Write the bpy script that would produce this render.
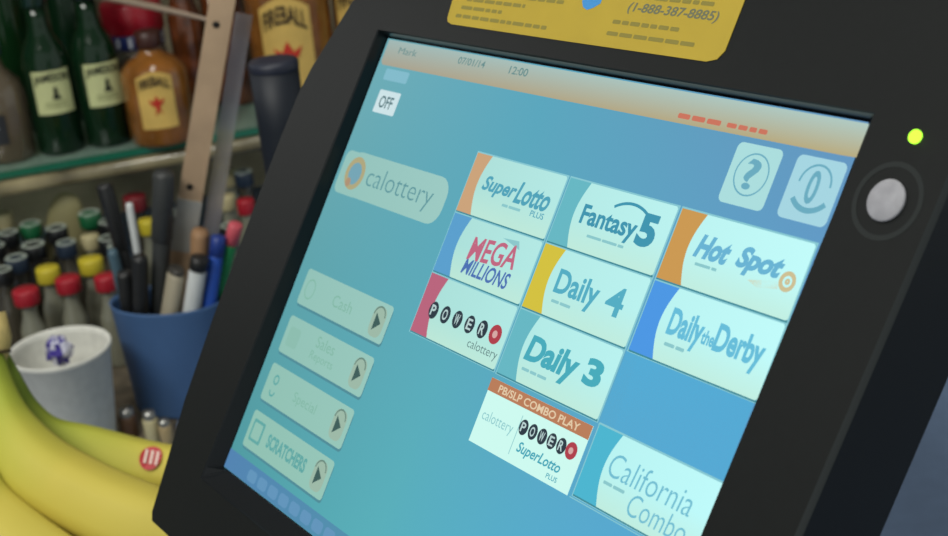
import bpy, math, random
import numpy as np
from mathutils import Vector, Matrix
random.seed(4)
scene = bpy.context.scene
for o in list(bpy.data.objects): bpy.data.objects.remove(o)
C = scene.collection

# ------------------------------------------------------------------ camera
F = 1425.56
CT = 0.95                                   # counter top height
up = Vector((-.083, .92, .38)).normalized() # world up, in camera axes
fwd = Vector((0, 0, -1))
yy = (fwd - up * fwd.dot(up)).normalized()
xx = yy.cross(up)
RC = Matrix((xx, yy, up))                   # camera axes -> world
CAM = Vector((0, 0, CT + .56))
cam_d = bpy.data.cameras.new('camera')
cam = bpy.data.objects.new('camera', cam_d); C.objects.link(cam)
cam.matrix_world = Matrix.Translation(CAM) @ RC.to_4x4()
cam_d.sensor_width = 36.0
cam_d.lens = F * 36.0 / 948
cam_d.clip_start = .02
cam_d.dof.use_dof = True
cam_d.dof.focus_distance = .56
cam_d.dof.aperture_fstop = (cam_d.lens / 1000) / .0036
scene.camera = cam

def ray(px, py):
    return RC @ Vector(((px - 474) / F, -(py - 268) / F, -1))
def W(px, py, d):                           # point at distance d along the view axis
    return CAM + ray(px, py) * d
def G(px, py, h):                           # point on the level plane h above the counter
    r = ray(px, py)
    return CAM + r * ((CT + h - CAM.z) / r.z)

# ------------------------------------------------------------------ world, light
world = bpy.data.worlds.new('world'); scene.world = world
world.use_nodes = True
wb = world.node_tree.nodes['Background']
wb.inputs[0].default_value = (.80, .86, .84, 1); wb.inputs[1].default_value = .62
def area(name, loc, size, power, col, target):
    l = bpy.data.lights.new(name, 'AREA'); l.shape = 'RECTANGLE'
    l.size, l.size_y = size; l.energy = power; l.color = col
    o = bpy.data.objects.new(name, l); C.objects.link(o); o.location = loc
    o.rotation_euler = (Vector(target) - Vector(loc)).to_track_quat('-Z', 'Y').to_euler()
    return o
area('ceiling_light_front', (-1.0, -.3, 2.75), (1.2, .3), 30, (1, .99, .93), (-.5, 1.2, 1))
area('ceiling_light_back', (-.2, 1.1, 2.75), (1.2, .3), 8, (1, .98, .92), (-.3, 1.1, 1))
area('added_sheen_light', (-2.45, 2.15, 2.3), (.7, .7), 9, (1, 1, 1), (0, .6, 1.3))  # added fill lamp, put in to lighten the upper left of the terminal shell
scene.view_settings.view_transform = 'Standard'
scene.view_settings.look = 'None'
scene.view_settings.exposure = 0
scene.view_settings.gamma = 1
scene.view_settings.use_curve_mapping = False

# ------------------------------------------------------------------ materials
def lin(c):
    return tuple(((v / 255) / 12.92 if v / 255 <= .04045 else ((v / 255 + .055) / 1.055) ** 2.4) for v in c) + (1,)
MATS = {}
def mat(name, rgb, rough=.5, metal=0, trans=0, spec=.5, noise=0, coat=0, ior=1.45, nscale=40):
    if name in MATS: return MATS[name]
    m = bpy.data.materials.new(name); m.use_nodes = True
    nt = m.node_tree; b = nt.nodes['Principled BSDF']
    b.inputs['Base Color'].default_value = lin(rgb)
    b.inputs['Roughness'].default_value = rough
    b.inputs['Metallic'].default_value = metal
    b.inputs['Transmission Weight'].default_value = trans
    b.inputs['Specular IOR Level'].default_value = spec
    b.inputs['Coat Weight'].default_value = coat
    b.inputs['IOR'].default_value = ior
    if noise:
        tc = nt.nodes.new('ShaderNodeTexCoord'); n = nt.nodes.new('ShaderNodeTexNoise')
        n.inputs['Scale'].default_value = nscale; n.inputs['Detail'].default_value = 4
        nt.links.new(tc.outputs['Object'], n.inputs['Vector'])
        r = nt.nodes.new('ShaderNodeValToRGB')
        a = lin([max(0, v * (1 - noise)) for v in rgb]); c = lin([min(255, v * (1 + noise)) for v in rgb])
        r.color_ramp.elements[0].position = .3; r.color_ramp.elements[1].position = .7
        r.color_ramp.elements[0].color = a; r.color_ramp.elements[1].color = c
        nt.links.new(n.outputs['Fac'], r.inputs['Fac']); nt.links.new(r.outputs['Color'], b.inputs['Base Color'])
    MATS[name] = m; return m
def emis(name, rgb, s=1.0):
    if name in MATS: return MATS[name]
    m = bpy.data.materials.new(name); m.use_nodes = True
    nt = m.node_tree; nt.nodes.clear()
    out = nt.nodes.new('ShaderNodeOutputMaterial'); e = nt.nodes.new('ShaderNodeEmission')
    e.inputs[0].default_value = lin(rgb); e.inputs[1].default_value = s
    nt.links.new(e.outputs[0], out.inputs[0]); MATS[name] = m; return m

def screen_mat(name, tl, tr, bl, br, umax=.3048, vmax=.2286, warm=None, mid=None, band=None):
    """what the lit display shows: colour blended over the display from four corner colours"""
    m = bpy.data.materials.new(name); m.use_nodes = True
    nt = m.node_tree; nt.nodes.clear(); L = nt.links
    out = nt.nodes.new('ShaderNodeOutputMaterial'); e = nt.nodes.new('ShaderNodeEmission')
    tc = nt.nodes.new('ShaderNodeTexCoord'); sp = nt.nodes.new('ShaderNodeSeparateXYZ')
    L.new(tc.outputs['Object'], sp.inputs[0])
    def mp(sock, a, b):
        r = nt.nodes.new('ShaderNodeMapRange'); r.inputs[1].default_value = a; r.inputs[2].default_value = b
        L.new(sock, r.inputs[0]); return r.outputs[0]
    def mix(f, a, b):
        x = nt.nodes.new('ShaderNodeMix'); x.data_type = 'RGBA'
        L.new(f, x.inputs[0])
        for k, v in ((6, a), (7, b)):
            if isinstance(v, tuple): x.inputs[k].default_value = v
            else: L.new(v, x.inputs[k])
        return x.outputs[2]
    U = mp(sp.outputs[0], 0, umax); V = mp(sp.outputs[1], 0, -vmax)
    if mid:                                # three-column blend
        U1 = mp(sp.outputs[0], 0, umax * .45); U2 = mp(sp.outputs[0], umax * .45, umax)
        top = mix(U2, mix(U1, lin(tl), lin(mid[0])), lin(tr)); bot = mix(U2, mix(U1, lin(bl), lin(mid[1])), lin(br))
    else:
        top = mix(U, lin(tl), lin(tr)); bot = mix(U, lin(bl), lin(br))
    col = mix(V, top, bot)
    if warm:                               # each button shades from white to cream down its own height
        md = nt.nodes.new('ShaderNodeMath'); md.operation = 'MULTIPLY_ADD'
        md.inputs[1].default_value = -1 / .02815; md.inputs[2].default_value = -.0435 / .02815
        L.new(sp.outputs[1], md.inputs[0])
        fr = nt.nodes.new('ShaderNodeMath'); fr.operation = 'FRACT'; L.new(md.outputs[0], fr.inputs[0])
        f2 = mp(fr.outputs[0], .45, 1.2)
        col = mix(f2, col, lin(warm))
    L.new(col, e.inputs[0]); L.new(e.outputs[0], out.inputs[0]); MATS[name] = m
    return m

# ------------------------------------------------------------------ mesh helpers
class MB:
    def __init__(s): s.v = []; s.f = []; s.m = []; s.mats = []; s.sm = []
    def mi(s, m):
        if m not in s.mats: s.mats.append(m)
        return s.mats.index(m)
    def add(s, vs, fs, m, smooth=False):
        k = len(s.v); i = s.mi(m)
        s.v += [tuple(v) for v in vs]
        for f in fs: s.f.append([q + k for q in f]); s.m.append(i); s.sm.append(smooth)
    def build(s, name, parent=None, mw=None):
        me = bpy.data.meshes.new(name); me.from_pydata(s.v, [], s.f)
        for m in s.mats: me.materials.append(m)
        for p, i, q in zip(me.polygons, s.m, s.sm): p.material_index = i; p.use_smooth = q
        me.update()
        o = bpy.data.objects.new(name, me); C.objects.link(o)
        if parent: o.parent = parent
        if mw is not None: o.matrix_world = mw
        return o
    # shapes -------------------------------------------------------
    def box(s, lo, hi, m, M=None):
        vs = [Vector((x, y, z)) for x in (lo[0], hi[0]) for y in (lo[1], hi[1]) for z in (lo[2], hi[2])]
        if M is not None: vs = [M @ v for v in vs]
        s.add(vs, [(0, 1, 3, 2), (4, 6, 7, 5), (0, 4, 5, 1), (2, 3, 7, 6), (0, 2, 6, 4), (1, 5, 7, 3)], m)
    def lathe(s, prof, m, n=32, M=None, cap0=True, cap1=True):
        vs = []; fs = []
        for r, z in prof:
            for k in range(n):
                a = 2 * math.pi * k / n; v = Vector((r * math.cos(a), r * math.sin(a), z))
                vs.append(M @ v if M is not None else v)
        for i in range(len(prof) - 1):
            for k in range(n):
                fs.append((i * n + k, i * n + (k + 1) % n, (i + 1) * n + (k + 1) % n, (i + 1) * n + k))
        if cap0: fs.append(tuple(range(n - 1, -1, -1)))
        if cap1: fs.append(tuple((len(prof) - 1) * n + k for k in range(n)))
        s.add(vs, fs, m, True)
    def tube(s, pts, rad, m, n=16, squash=1, caps=True):
        pts = [Vector(p) for p in pts]; rings = []; prev = None
        if not isinstance(rad, (list, tuple)): rad = [rad] * len(pts)
        for i, p in enumerate(pts):
            t = (pts[min(i + 1, len(pts) - 1)] - pts[max(i - 1, 0)]).normalized()
            a = prev if prev is not None else Vector((.13, .21, .97))
            a = (a - t * a.dot(t)).normalized(); prev = a; b = t.cross(a)
            rings.append([p + (a * math.cos(q) + b * math.sin(q) * squash) * rad[i] for q in [2 * math.pi * k / n for k in range(n)]])
        vs = [v for r in rings for v in r]; fs = []
        for i in range(len(pts) - 1):
            for k in range(n): fs.append((i * n + k, i * n + (k + 1) % n, (i + 1) * n + (k + 1) % n, (i + 1) * n + k))
        if caps: fs.append(tuple(range(n - 1, -1, -1))); fs.append(tuple((len(pts) - 1) * n + k for k in range(n)))
        s.add(vs, fs, m, True)
    def prism(s, pts, z0, z1, m, both=True):
        n = len(pts); vs = [(x, y, z0) for x, y in pts] + [(x, y, z1) for x, y in pts]
        fs = [tuple(n + k for k in range(n))]
        if both: fs.append(tuple(range(n - 1, -1, -1)))
        fs += [(k, (k + 1) % n, n + (k + 1) % n, n + k) for k in range(n)]
        s.add(vs, fs, m)
    def flat(s, pts, z, m): s.add([(x, y, z) for x, y in pts], [tuple(range(len(pts)))], m)

_tc = {}
def text_mesh(txt, offset=0, shear=0):
    key = (txt, offset, shear)
    if key in _tc: return _tc[key]
    cu = bpy.data.curves.new('t', 'FONT'); cu.body = txt; cu.offset = offset; cu.shear = shear; cu.resolution_u = 4
    ob = bpy.data.objects.new('t', cu); C.objects.link(ob)
    dg = bpy.context.evaluated_depsgraph_get(); ev = ob.evaluated_get(dg); me = ev.to_mesh()
    vs = [tuple(v.co) for v in me.vertices]; fs = [tuple(p.vertices) for p in me.polygons]
    ev.to_mesh_clear(); bpy.data.objects.remove(ob); bpy.data.curves.remove(cu)
    _tc[key] = (vs, fs); return vs, fs
def text(mb, txt, box, z, m, bold=0, shear=0, bend=None, fn=None):
    """lettering stretched into box (x0, ytop, x1, ybottom) of the surface, mm, y counted downwards"""
    vs, fs = text_mesh(txt, bold, shear)
    xs = [v[0] for v in vs]; ys = [v[1] for v in vs]
    x0, x1, y0, y1 = min(xs), max(xs), min(ys), max(ys)
    out = []
    for v in vs:
        a = (v[0] - x0) / (x1 - x0); b = (v[1] - y0) / (y1 - y0)
        x = box[0] + a * (box[2] - box[0]); y = box[3] + b * (box[1] - box[3])
        if bend: y += bend(a)
        out.append(fn(x, y) if fn else (x / 1000, -y / 1000, z))
    mb.add(out, fs, m)
def mm(pts): return [(x / 1000, -y / 1000) for x, y in pts]
def rrect(x0, y0, x1, y1, r, n=5):
    out = []
    for cx, cy, a0 in ((x1 - r, y0 + r, -90), (x1 - r, y1 - r, 0), (x0 + r, y1 - r, 90), (x0 + r, y0 + r, 180)):
        for k in range(n + 1):
            a = math.radians(a0 + 90 * k / n); out.append((cx + r * math.cos(a), cy + r * math.sin(a)))
    return out
def circ(cx, cy, r, n=24, ry=None):
    return [(cx + r * math.cos(2 * math.pi * k / n), cy + (ry or r) * math.sin(2 * math.pi * k / n)) for k in range(n)]
def ring(mb, cx, cy, r0, r1, z, m, n=28, a0=0, a1=360, ry=1):
    vs = []; fs = []
    for k in range(n + 1):
        a = math.radians(a0 + (a1 - a0) * k / n)
        for r in (r0, r1): vs.append(((cx + r * math.cos(a)) / 1000, -(cy + r * ry * math.sin(a)) / 1000, z))
    for k in range(n): fs.append((2 * k, 2 * k + 1, 2 * k + 3, 2 * k + 2))
    mb.add(vs, fs, m)

def tag(o, label, cat, group=None):
    o['label'] = label; o['category'] = cat
    if group: o['group'] = group
    return o
def thing(name, label, cat, loc, group=None, rz=0):
    o = bpy.data.objects.new(name, None); C.objects.link(o); o.location = loc; o.rotation_euler = (0, 0, rz)
    o.empty_display_size = .03
    bpy.context.view_layer.update()
    return tag(o, label, cat, group)
def struct(mb, name):
    o = mb.build(name); o['kind'] = 'structure'; return o

# ------------------------------------------------------------------ the setting
M_wall = mat('wall_paint', (104, 98, 86), .8, noise=.06, nscale=3)
M_floor = mat('floor_tile', (120, 115, 105), .6, noise=.08, nscale=6)
M_ceil = mat('ceiling_paint', (200, 200, 195), .9, noise=.02)
b = MB(); b.box((-2.6, -1.6, -.05), (2.6, 2.7, 0), M_floor); struct(b, 'floor')
b = MB(); b.box((-2.6, 2.3, 0), (2.6, 2.4, 2.9), M_wall); struct(b, 'wall_back')
b = MB(); b.box((-2.7, -1.6, 0), (-2.6, 2.7, 2.9), M_wall); struct(b, 'wall_left')
b = MB(); b.box((-2.6, -1.6, 2.9), (2.6, 2.7, 2.95), M_ceil); struct(b, 'ceiling')

M_lam = mat('slate_blue_laminate', (104, 124, 154), .4, noise=.03, nscale=60)
M_cab = mat('counter_front', (70, 62, 54), .6, noise=.08)
b = MB(); b.box((-1.35, .10, CT - .035), (1.35, 2.05, CT), M_lam)
co = thing('counter', 'slate blue laminate shop counter under the terminal', 'counter', (0, 1.0, 0))
def child(mb, name, parent):                # mesh given in world coordinates, hung under a thing
    o = mb.build(name); bpy.context.view_layer.update()
    o.parent = parent; o.matrix_parent_inverse = parent.matrix_world.inverted(); return o
child(b, 'countertop', co)
b = MB(); b.box((-1.3, .16, 0), (1.3, 2.0, CT - .035), M_cab); child(b, 'cabinet_body', co)

# ------------------------------------------------------------------ the terminal
Rs = Matrix(((0.5633813960638352, -0.35788127346973564, 0.7446626059289162),
             (0.21842786331983322, 0.933762495702983, 0.2835081482851399),
             (-0.7968002705162042, 0.002931845530877164, 0.6042356603073729)))
Ts = Vector((-0.04259366258662652, -0.11465926229968075, 0.710476829173952))
S = Matrix(((1, 0, 0), (0, -1, 0), (0, 0, -1)))
Rw = RC @ S @ Rs @ S                        # display axes (x right, y up, z to viewer) -> world
Tw = CAM + RC @ (S @ Ts)
MS = Matrix.Translation(Tw) @ Rw.to_4x4()
def SP(u, v, z=0): return MS @ Vector((u / 1000, -v / 1000, z / 1000))

M_shell = mat('charcoal_plastic', (17, 20, 20), .48, spec=.3, noise=.05, nscale=300)
M_shell2 = mat('charcoal_plastic_smooth', (21, 24, 27), .35, spec=.25)
M_ridge = mat('charcoal_edge_highlight', (34, 38, 39), .3, spec=.45)  # highlight along the bevel, put in as a lighter charcoal
base_c = SP(150, 150, -60); base_c.z = CT
term = thing('touchscreen_terminal', 'large black lottery touchscreen terminal with lit blue screen in the foreground', 'terminal', base_c)

outer = [(-22, -46), (-28, -30), (-34.2, -14.3), (-44, 10), (-50, 24), (-53.4, 40), (-54.4, 65), (-54.5, 90), (-53.8, 125), (-52.9, 167),
         (-49.7, 211), (-44, 242), (-39.4, 270), (-36, 273.6), (-10, 273.5), (60, 276), (250, 278), (322, 274), (331, 268), (339, 225), (344.1, 131.7),
         (347.1, 64), (348.8, 24), (349.5, -5), (346, -30), (336, -52), (326, -58), (150, -62), (-6, -60), (-16, -55)]
inner = [(1, -.9), (312.6, -.9), (305.2, 238), (-4, 238)]
inscr = [(-.6, -.6), (306, -.6), (306, 229.5), (-.6, 229.5)]
cx, cy = 152, 110
def hit(poly, a):
    d = (math.cos(a), math.sin(a)); best = None
    for i in range(len(poly)):
        x0, y0 = poly[i][0] - cx, poly[i][1] - cy; x1, y1 = poly[(i + 1) % len(poly)][0] - cx, poly[(i + 1) % len(poly)][1] - cy
        ex, ey = x1 - x0, y1 - y0; den = d[0] * ey - d[1] * ex
        if abs(den) < 1e-9: continue
        t = (x0 * ey - y0 * ex) / den; s_ = (x0 * d[1] - y0 * d[0]) / den
        if t > 0 and -1e-6 <= s_ <= 1 + 1e-6 and (best is None or t > best): best = t
    return (cx + d[0] * best, cy + d[1] * best)
angs = sorted(set([round(2 * math.pi * k / 120, 6) for k in range(120)] +
      [round(math.atan2(p[1] - cy, p[0] - cx) % (2 * math.pi), 6) for p in inner + outer + inscr]))
n = len(angs)
inner_l = [hit(inner, a) for a in angs]; outer_l = [hit(outer, a) for a in angs]; scr_l = [hit(inscr, a) for a in angs]
def inset(loop, d): return [(cx + (x - cx) * (1 - d / math.hypot(x - cx, y - cy)), cy + (y - cy) * (1 - d / math.hypot(x - cx, y - cy))) for x, y in loop]
def strip(mb, loops, m, smooth=False):
    vs = []; fs = []
    for lp, z in loops: vs += [(x / 1000, -y / 1000, z / 1000) for x, y in lp]
    k = len(loops[0][0])
    for i in range(len(loops) - 1):
        for j in range(k): fs.append((i * k + j, (i + 1) * k + j, (i + 1) * k + (j + 1) % k, i * k + (j + 1) % k))
    mb.add(vs, fs, m, smooth)
b = MB()
strip(b, [(scr_l, -1.5), (scr_l, .3), (inner_l, 7.3), (inset(inner_l, -.6), 8.0)], M_shell2)
strip(b, [(inset(inner_l, -.6), 8.0), (inset(outer_l, 1.3), 8.0)], M_shell)
strip(b, [(inset(outer_l, 1.3), 8.0), (inset(outer_l, .6), 7.4), (outer_l, 6.0)], M_ridge, True)
strip(b, [(outer_l, 6.0), (inset(outer_l, .4), -31), (inset(outer_l, 3), -34)], M_shell2)
back = inset(outer_l, 3)
b.add([(x / 1000, -y / 1000, -.034) for x, y in back], [tuple(range(n))], M_shell2)
housing = b.build('housing', term, MS)
# rear body, neck and foot behind and below the display
b = MB(); b.prism(mm(rrect(30, 10, 275, 225, 20)), -.075, -.0342, M_shell2); b.build('rear_cover', term, MS)
p0 = SP(150, 150, -74); foot = Vector((base_c.x, base_c.y, CT + .0006))
b = MB(); b.tube([p0 + (SP(150, 150, 0) - SP(150, 150, -10)), p0, p0.lerp(foot, .35) + Vector((0, .03, .01)), foot + Vector((0, .0, .06)), foot + Vector((0, 0, .0165))], [.03, .032, .032, .034, .036], M_shell2, 20)
child(b, 'neck', term)
b = MB(); b.lathe([(.085, 0), (.09, .003), (.09, .01), (.082, .016)], M_shell2, 40, Matrix.Translation(foot)); child(b, 'foot', term)

# power button, its ring and the lamp
b = MB(); b.lathe([(.0068, .0078), (.0070, .0088), (.0064, .0092)], mat('button_silver', (150, 150, 156), .6, noise=.06, nscale=200), 28, Matrix.Translation((.3302, -.0257, 0)))
b.build('power_button', term, MS)
b = MB(); ring(b, 330.2, 25.7, 11.2, 13.0, .0081, mat('ring_groove', (38, 42, 42), .4, spec=.3))
b.build('button_ring', term, MS)
b = MB(); b.lathe([(.0023, .0078), (.0023, .0088), (.0014, .0095)], emis('led_green', (170, 255, 60), 2.2), 20, Matrix.Translation((.3317, -.0042, 0)))
o = b.build('indicator_light', term, MS); o['label'] = 'glowing green indicator light'

# yellow sticker with its print
M_yel = mat('sticker_yellow', (176, 152, 48), .6, noise=.02)
M_ink = mat('sticker_ink', (132, 122, 52), .6); M_ink2 = mat('sticker_ink_dark', (104, 108, 84), .6)
b = MB()
b.prism(mm([(57, -12), (58.5, -10.2), (62, -9.4), (150, -9.4), (231, -9.6), (236, -11), (238.4, -14.5), (238.6, -44), (235, -47), (60, -47), (56, -44), (57.5, -24), (55.6, -20.9)][::-1]), .0080, .0083, M_yel)
def words(mb, x0, x1, y, h, m, z, seed=0, lo=3.5, hi=9):
    rr = random.Random(seed); x = x0
    while x < x1 - 1.5:
        w = min(rr.uniform(lo, hi), x1 - x); mb.flat(mm(rrect(x, y - h / 2, x + w, y + h / 2, h * .3, 2))[::-1], z, m); x += w + h * .55
for i, (x0, x1, y) in enumerate([(66, 137, -25.7), (67, 112, -22.0), (65, 97, -18.0), (63, 132, -13.8), (172, 211, -20.2), (171, 222, -15.2), (182, 226, -31.5)]):
    words(b, x0, x1, y, 1.7, M_ink, .00836, i)
text(b, '(1-888-387-8885)', (178, -29, 229, -24.0), .00836, M_ink2, bold=.02, shear=.15)
b.flat(mm([(147, -36), (160, -36), (160.5, -27), (157, -24.8), (153.5, -23.6), (150.5, -24.6), (148.5, -27)])[::-1], .00836, mat('sticker_blue', (60, 140, 205), .5))
o = b.build('warning_sticker', term, MS); o['label'] = 'yellow printed sticker with a blue emblem above the screen'

# display ------------------------------------------------------------
SC = screen_mat('display_background', (112, 174, 184), (102, 150, 192), (80, 154, 160), (80, 174, 222), mid=((92, 166, 190), (90, 176, 186)))
FACE = screen_mat('button_face', (164, 206, 198), (196, 252, 250), (150, 208, 190), (188, 250, 252), warm=(196, 234, 214))
FACEL = screen_mat('side_button_face', (150, 196, 192), (180, 222, 218), (144, 192, 176), (160, 210, 198))
HEAD = screen_mat('header_band', (160, 186, 184), (176, 204, 198), (170, 164, 146), (186, 170, 122), vmax=.0135)
TEAL = emis('ink_teal', (72, 168, 186)); DTEAL = emis('ink_deep_teal', (62, 146, 172)); PALE = emis('ink_pale', (140, 200, 204))
GREY = emis('ink_grey', (104, 142, 142)); DARKE = emis('ink_dark', (50, 62, 72)); LINE = emis('grid_line', (136, 200, 210)); SHDW = emis('button_lower_line', (66, 138, 152))
Z1, Z2, Z3, Z4 = .0003, .0005, .0007, .0009
b = MB(); b.box((-.0006, -.2295, -.001), (.306, .0006, 0), mat('glass_black', (14, 22, 34), .2))
b.flat(mm([(0, .2), (305.4, .2), (305.4, 229), (0, 229)])[::-1], .0001, SC)
screen = b.build('screen', term, MS)
screen['label'] = 'lit blue touchscreen display'
def sub(mb, name, label=None):
    o = mb.build(name, screen)
    if label: o['label'] = label
    return o
def R_(mb, x0, y0, x1, y1, r, z, m): mb.flat(mm(rrect(x0, y0, x1, y1, r))[::-1], z, m)

b = MB(); b.flat(mm([(2, .8), (306, .8), (306, 12.6), (300, 12.8), (150, 13.4), (4, 13.8), (2, 12)])[::-1], Z1, HEAD)
text(b, 'Mark', (14.5, 3.6, 31, 7), Z2, GREY); text(b, '07/01/14', (66.5, 3.0, 88, 6.4), Z2, GREY, bold=.01); text(b, '12:00', (107, 3, 120.5, 6.6), Z2, GREY, bold=.01)
REDI = emis('ink_red', (204, 118, 96))
words(b, 219, 243, 10.2, 2.0, REDI, Z2, 5, 4, 8); words(b, 245, 265, 10.2, 1.8, REDI, Z2, 9, 3, 7)
sub(b, 'header_bar', 'beige status bar along the top of the screen')

b = MB(); R_(b, 9.5, 15.2, 31, 21, 1, Z1, emis('faint_box', (132, 188, 204))); sub(b, 'blank_button', 'faint pale box under the status bar')
b = MB(); R_(b, 11, 26, 30.5, 37.7, .8, Z1, emis('off_face', (206, 228, 232))); text(b, 'OFF', (14.5, 28.8, 26.5, 35), Z2, emis('off_ink', (84, 118, 124)), bold=.015); sub(b, 'off_button', 'small white square off button')

b = MB(); R_(b, 8.5, 58.4, 96.8, 80.8, 8.5, Z1, FACEL)
R_(b, 3, 59, 26, 81, 4, Z1 + .00005, FACEL)
OR_ = emis('logo_orange', (176, 168, 128)); ring(b, 17, 69.4, 5.6, 8.6, Z2, OR_, ry=.98); b.flat(mm(circ(17, 69.6, 5.7))[::-1], Z2, emis('logo_blue', (118, 166, 182)))
b.flat(mm(circ(14, 74.5, 2.3))[::-1], Z3, emis('logo_red', (176, 146, 118)))
text(b, 'calottery', (29, 63.5, 87, 76.5), Z2, emis('ink_logo', (98, 152, 158)), bold=-.012)
sub(b, 'logo_panel', 'pale rounded panel with a round orange and blue emblem')

STRIPS = dict(so=emis('strip_orange', (204, 164, 124)), sb=emis('strip_blue', (92, 160, 206)), sp=emis('strip_pink', (186, 102, 126)), st=emis('strip_teal', (104, 184, 196)),
              sy=emis('strip_yellow', (212, 194, 66)), so2=emis('strip_amber', (204, 154, 84)), sb2=emis('strip_bright_blue', (78, 152, 228)), sc=emis('strip_cyan', (78, 182, 208)))
def tile(col, row, strip_key, draw, label, w=64.4):
    u0 = 107 + (65.9, 131.9)[col - 1] if col else 107
    v0 = 43.6 + 28.15 * row
    u0 += .2; u1 = u0 + 64.0; v1 = v0 + 27.0
    if col == 2: u1 = 303.8
    if row == 2 and col == 1 or row == 3: v1 = v0 + 27.2
    b = MB()
    b.flat(mm([(u0 - .7, v0 - .7), (u1 + .5, v0 - .7), (u1 + .5, v1 + .9), (u0 - .7, v1 + .9)])[::-1], Z1, LINE)
    b.flat(mm([(u0, v1 - .2), (u1, v1 - .2), (u1, v1 + .6), (u0, v1 + .6)])[::-1], Z1 + .0001, SHDW)
    s0 = {'so': 12.4}.get(strip_key, 14.3)
    arc = []
    for k in range(13):
        t = k / 12; arc.append((u0 + s0 - 4.6 * math.sin(math.pi * (t * .86 + .07)) , v0 + t * (v1 - v0)))
    b.flat(mm([(u0, v0)] + [(x + .5, y) for x, y in arc] + [(u0, v1)])[::-1], Z2, STRIPS[strip_key])
    b.flat(mm(arc[::-1] + [(u1 - .8, v0), (u1, v0 + .8), (u1, v1 - .8), (u1 - .8, v1)])[::-1], Z2 + .0001, FACE)
    draw(b)
    return sub(b, 'game_button', label)
def d_super(b):
    T = emis('ink_super', (82, 164, 186))
    text(b, 'Super', (119, 52, 143.5, 60.6), Z3, T, bold=.03, shear=.3); text(b, 'Lotto', (143, 50.6, 166.5, 60.2), Z3, T, bold=.03, shear=.3)
    text(b, 'PLUS', (157, 60.8, 166, 63.4), Z3, T, bold=.01); words(b, 137, 152, 62.4, 1.2, PALE, Z3, 1)
def d_mega(b):
    text(b, 'MEGA', (127, 77.5, 159.5, 88), Z3, emis('mega_red', (194, 104, 130)), bold=.018, shear=.1, bend=lambda a: 2.5 * (.5 - a))
    text(b, 'MILLIONS', (126.5, 88.4, 160, 95.4), Z3, emis('mega_blue', (78, 114, 180)), bold=.02, shear=.25)
    b.flat(mm([(146, 75.4), (157, 74.6), (159, 78)])[::-1], Z3, PALE)
def balls(b, x0, x1, y0, y1, r, z, last):
    L_ = 'POWER'
    for i in range(6):
        x = x0 + (x1 - x0) * i / 5; y = y0 + (y1 - y0) * i / 5
        b.flat(mm(circ(x, y, r * (1.12 if i == 5 else .93), ry=r * (1.15 if i == 5 else 1.08)))[::-1], z, emis('ball_red', (176, 66, 78)) if i == 5 else DARKE)
        if i < 5: text(b, L_[i], (x - r * .48, y - r * .66, x + r * .48, y + r * .66), z + .0002, emis('ball_letter', (186, 212, 210)), bold=.02)
        else: b.flat(mm(circ(x, y, r * .45))[::-1], z + .0002, emis('ball_mark', (214, 170, 166)))
def d_power(b):
    balls(b, 118.5, 164, 114.8, 113.6, 3.6, Z3, True)
    text(b, 'calottery', (149, 119.2, 170, 124.2), Z3, emis('ink_small', (96, 128, 128)), bold=-.005)
def d_fan(b):
    T = emis('ink_fantasy', (66, 150, 176))
    text(b, 'Fantasy', (187.5, 52, 220.5, 62.4), Z3, T, bold=.028); text(b, '5', (221, 48.8, 231, 61.8), Z3, T, bold=.05)
    ring(b, 214, 66, 18.2, 19.4, Z3, T, a0=238, a1=300); words(b, 195, 217, 63.9, 1.1, PALE, Z3, 2)
def d_d4(b):
    T = emis('ink_daily', (86, 174, 196)); text(b, 'Daily', (187.8, 79.2, 214, 92), Z3, T, bold=.026); text(b, '4', (218.5, 78.4, 228.6, 89.8), Z3, T, bold=.02)
    words(b, 189, 203, 92.3, 1.2, PALE, Z3, 3)
def d_d3(b):
    T = emis('ink_daily_teal', (74, 172, 188)); text(b, 'Daily', (185.6, 107.4, 218, 121), Z3, T, bold=.04, shear=.12); text(b, '3', (221.5, 106.6, 231.5, 117.2), Z3, T, bold=.05)
    words(b, 187, 203, 121.4, 1.2, PALE, Z3, 4)
def d_hot(b):
    T = emis('ink_hot', (106, 180, 212)); text(b, 'Hot', (252.4, 50.6, 269.6, 59.4), Z3, T, bold=.05, shear=.3); text(b, 'Spot', (273, 50.4, 294.5, 60.6), Z3, T, bold=.05, shear=.3)
    words(b, 255, 266, 61.6, 1.1, PALE, Z3, 6); O = emis('swirl', (206, 192, 148)); ring(b, 298, 58.2, 2.0, 3.6, Z3 + .0001, O); ring(b, 298, 58.2, .2, 1.1, Z3, O)
    b.flat(mm([(281, 61.5), (294, 58.8), (295, 61.5), (286, 63.2)])[::-1], Z3 - .0001, emis('swirl_tail', (208, 216, 188)))
def d_derby(b):
    T = emis('ink_derby', (104, 190, 218)); text(b, 'Daily', (253.6, 78.6, 271, 91.6), Z3, T, bold=.035); text(b, 'Derby', (277, 78.4, 300, 91.4), Z3, T, bold=.035)
    text(b, 'the', (270.8, 82.4, 277, 87.6), Z3, T, bold=.03); words(b, 255, 266, 92, 1.3, PALE, Z3, 7)
def d_cal(b):
    T = emis('ink_california', (116, 190, 210)); text(b, 'California', (251.5, 134.6, 294.5, 143.4), Z3, T, bold=-.006, shear=.12); text(b, 'Combo', (266.8, 144.6, 296, 152.6), Z3, T, bold=-.006, shear=.12)
    words(b, 251.5, 263, 146, 1.2, PALE, Z3, 8)
tile(0, 0, 'so', d_super, 'white game button with an orange edge')
tile(1, 0, 'st', d_fan, 'white game button in the top row, middle column')
tile(2, 0, 'so2', d_hot, 'white game button with an amber edge')
tile(0, 1, 'sb', d_mega, 'white game button with red and blue lettering')
tile(1, 1, 'sy', d_d4, 'white game button with a yellow edge')
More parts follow.
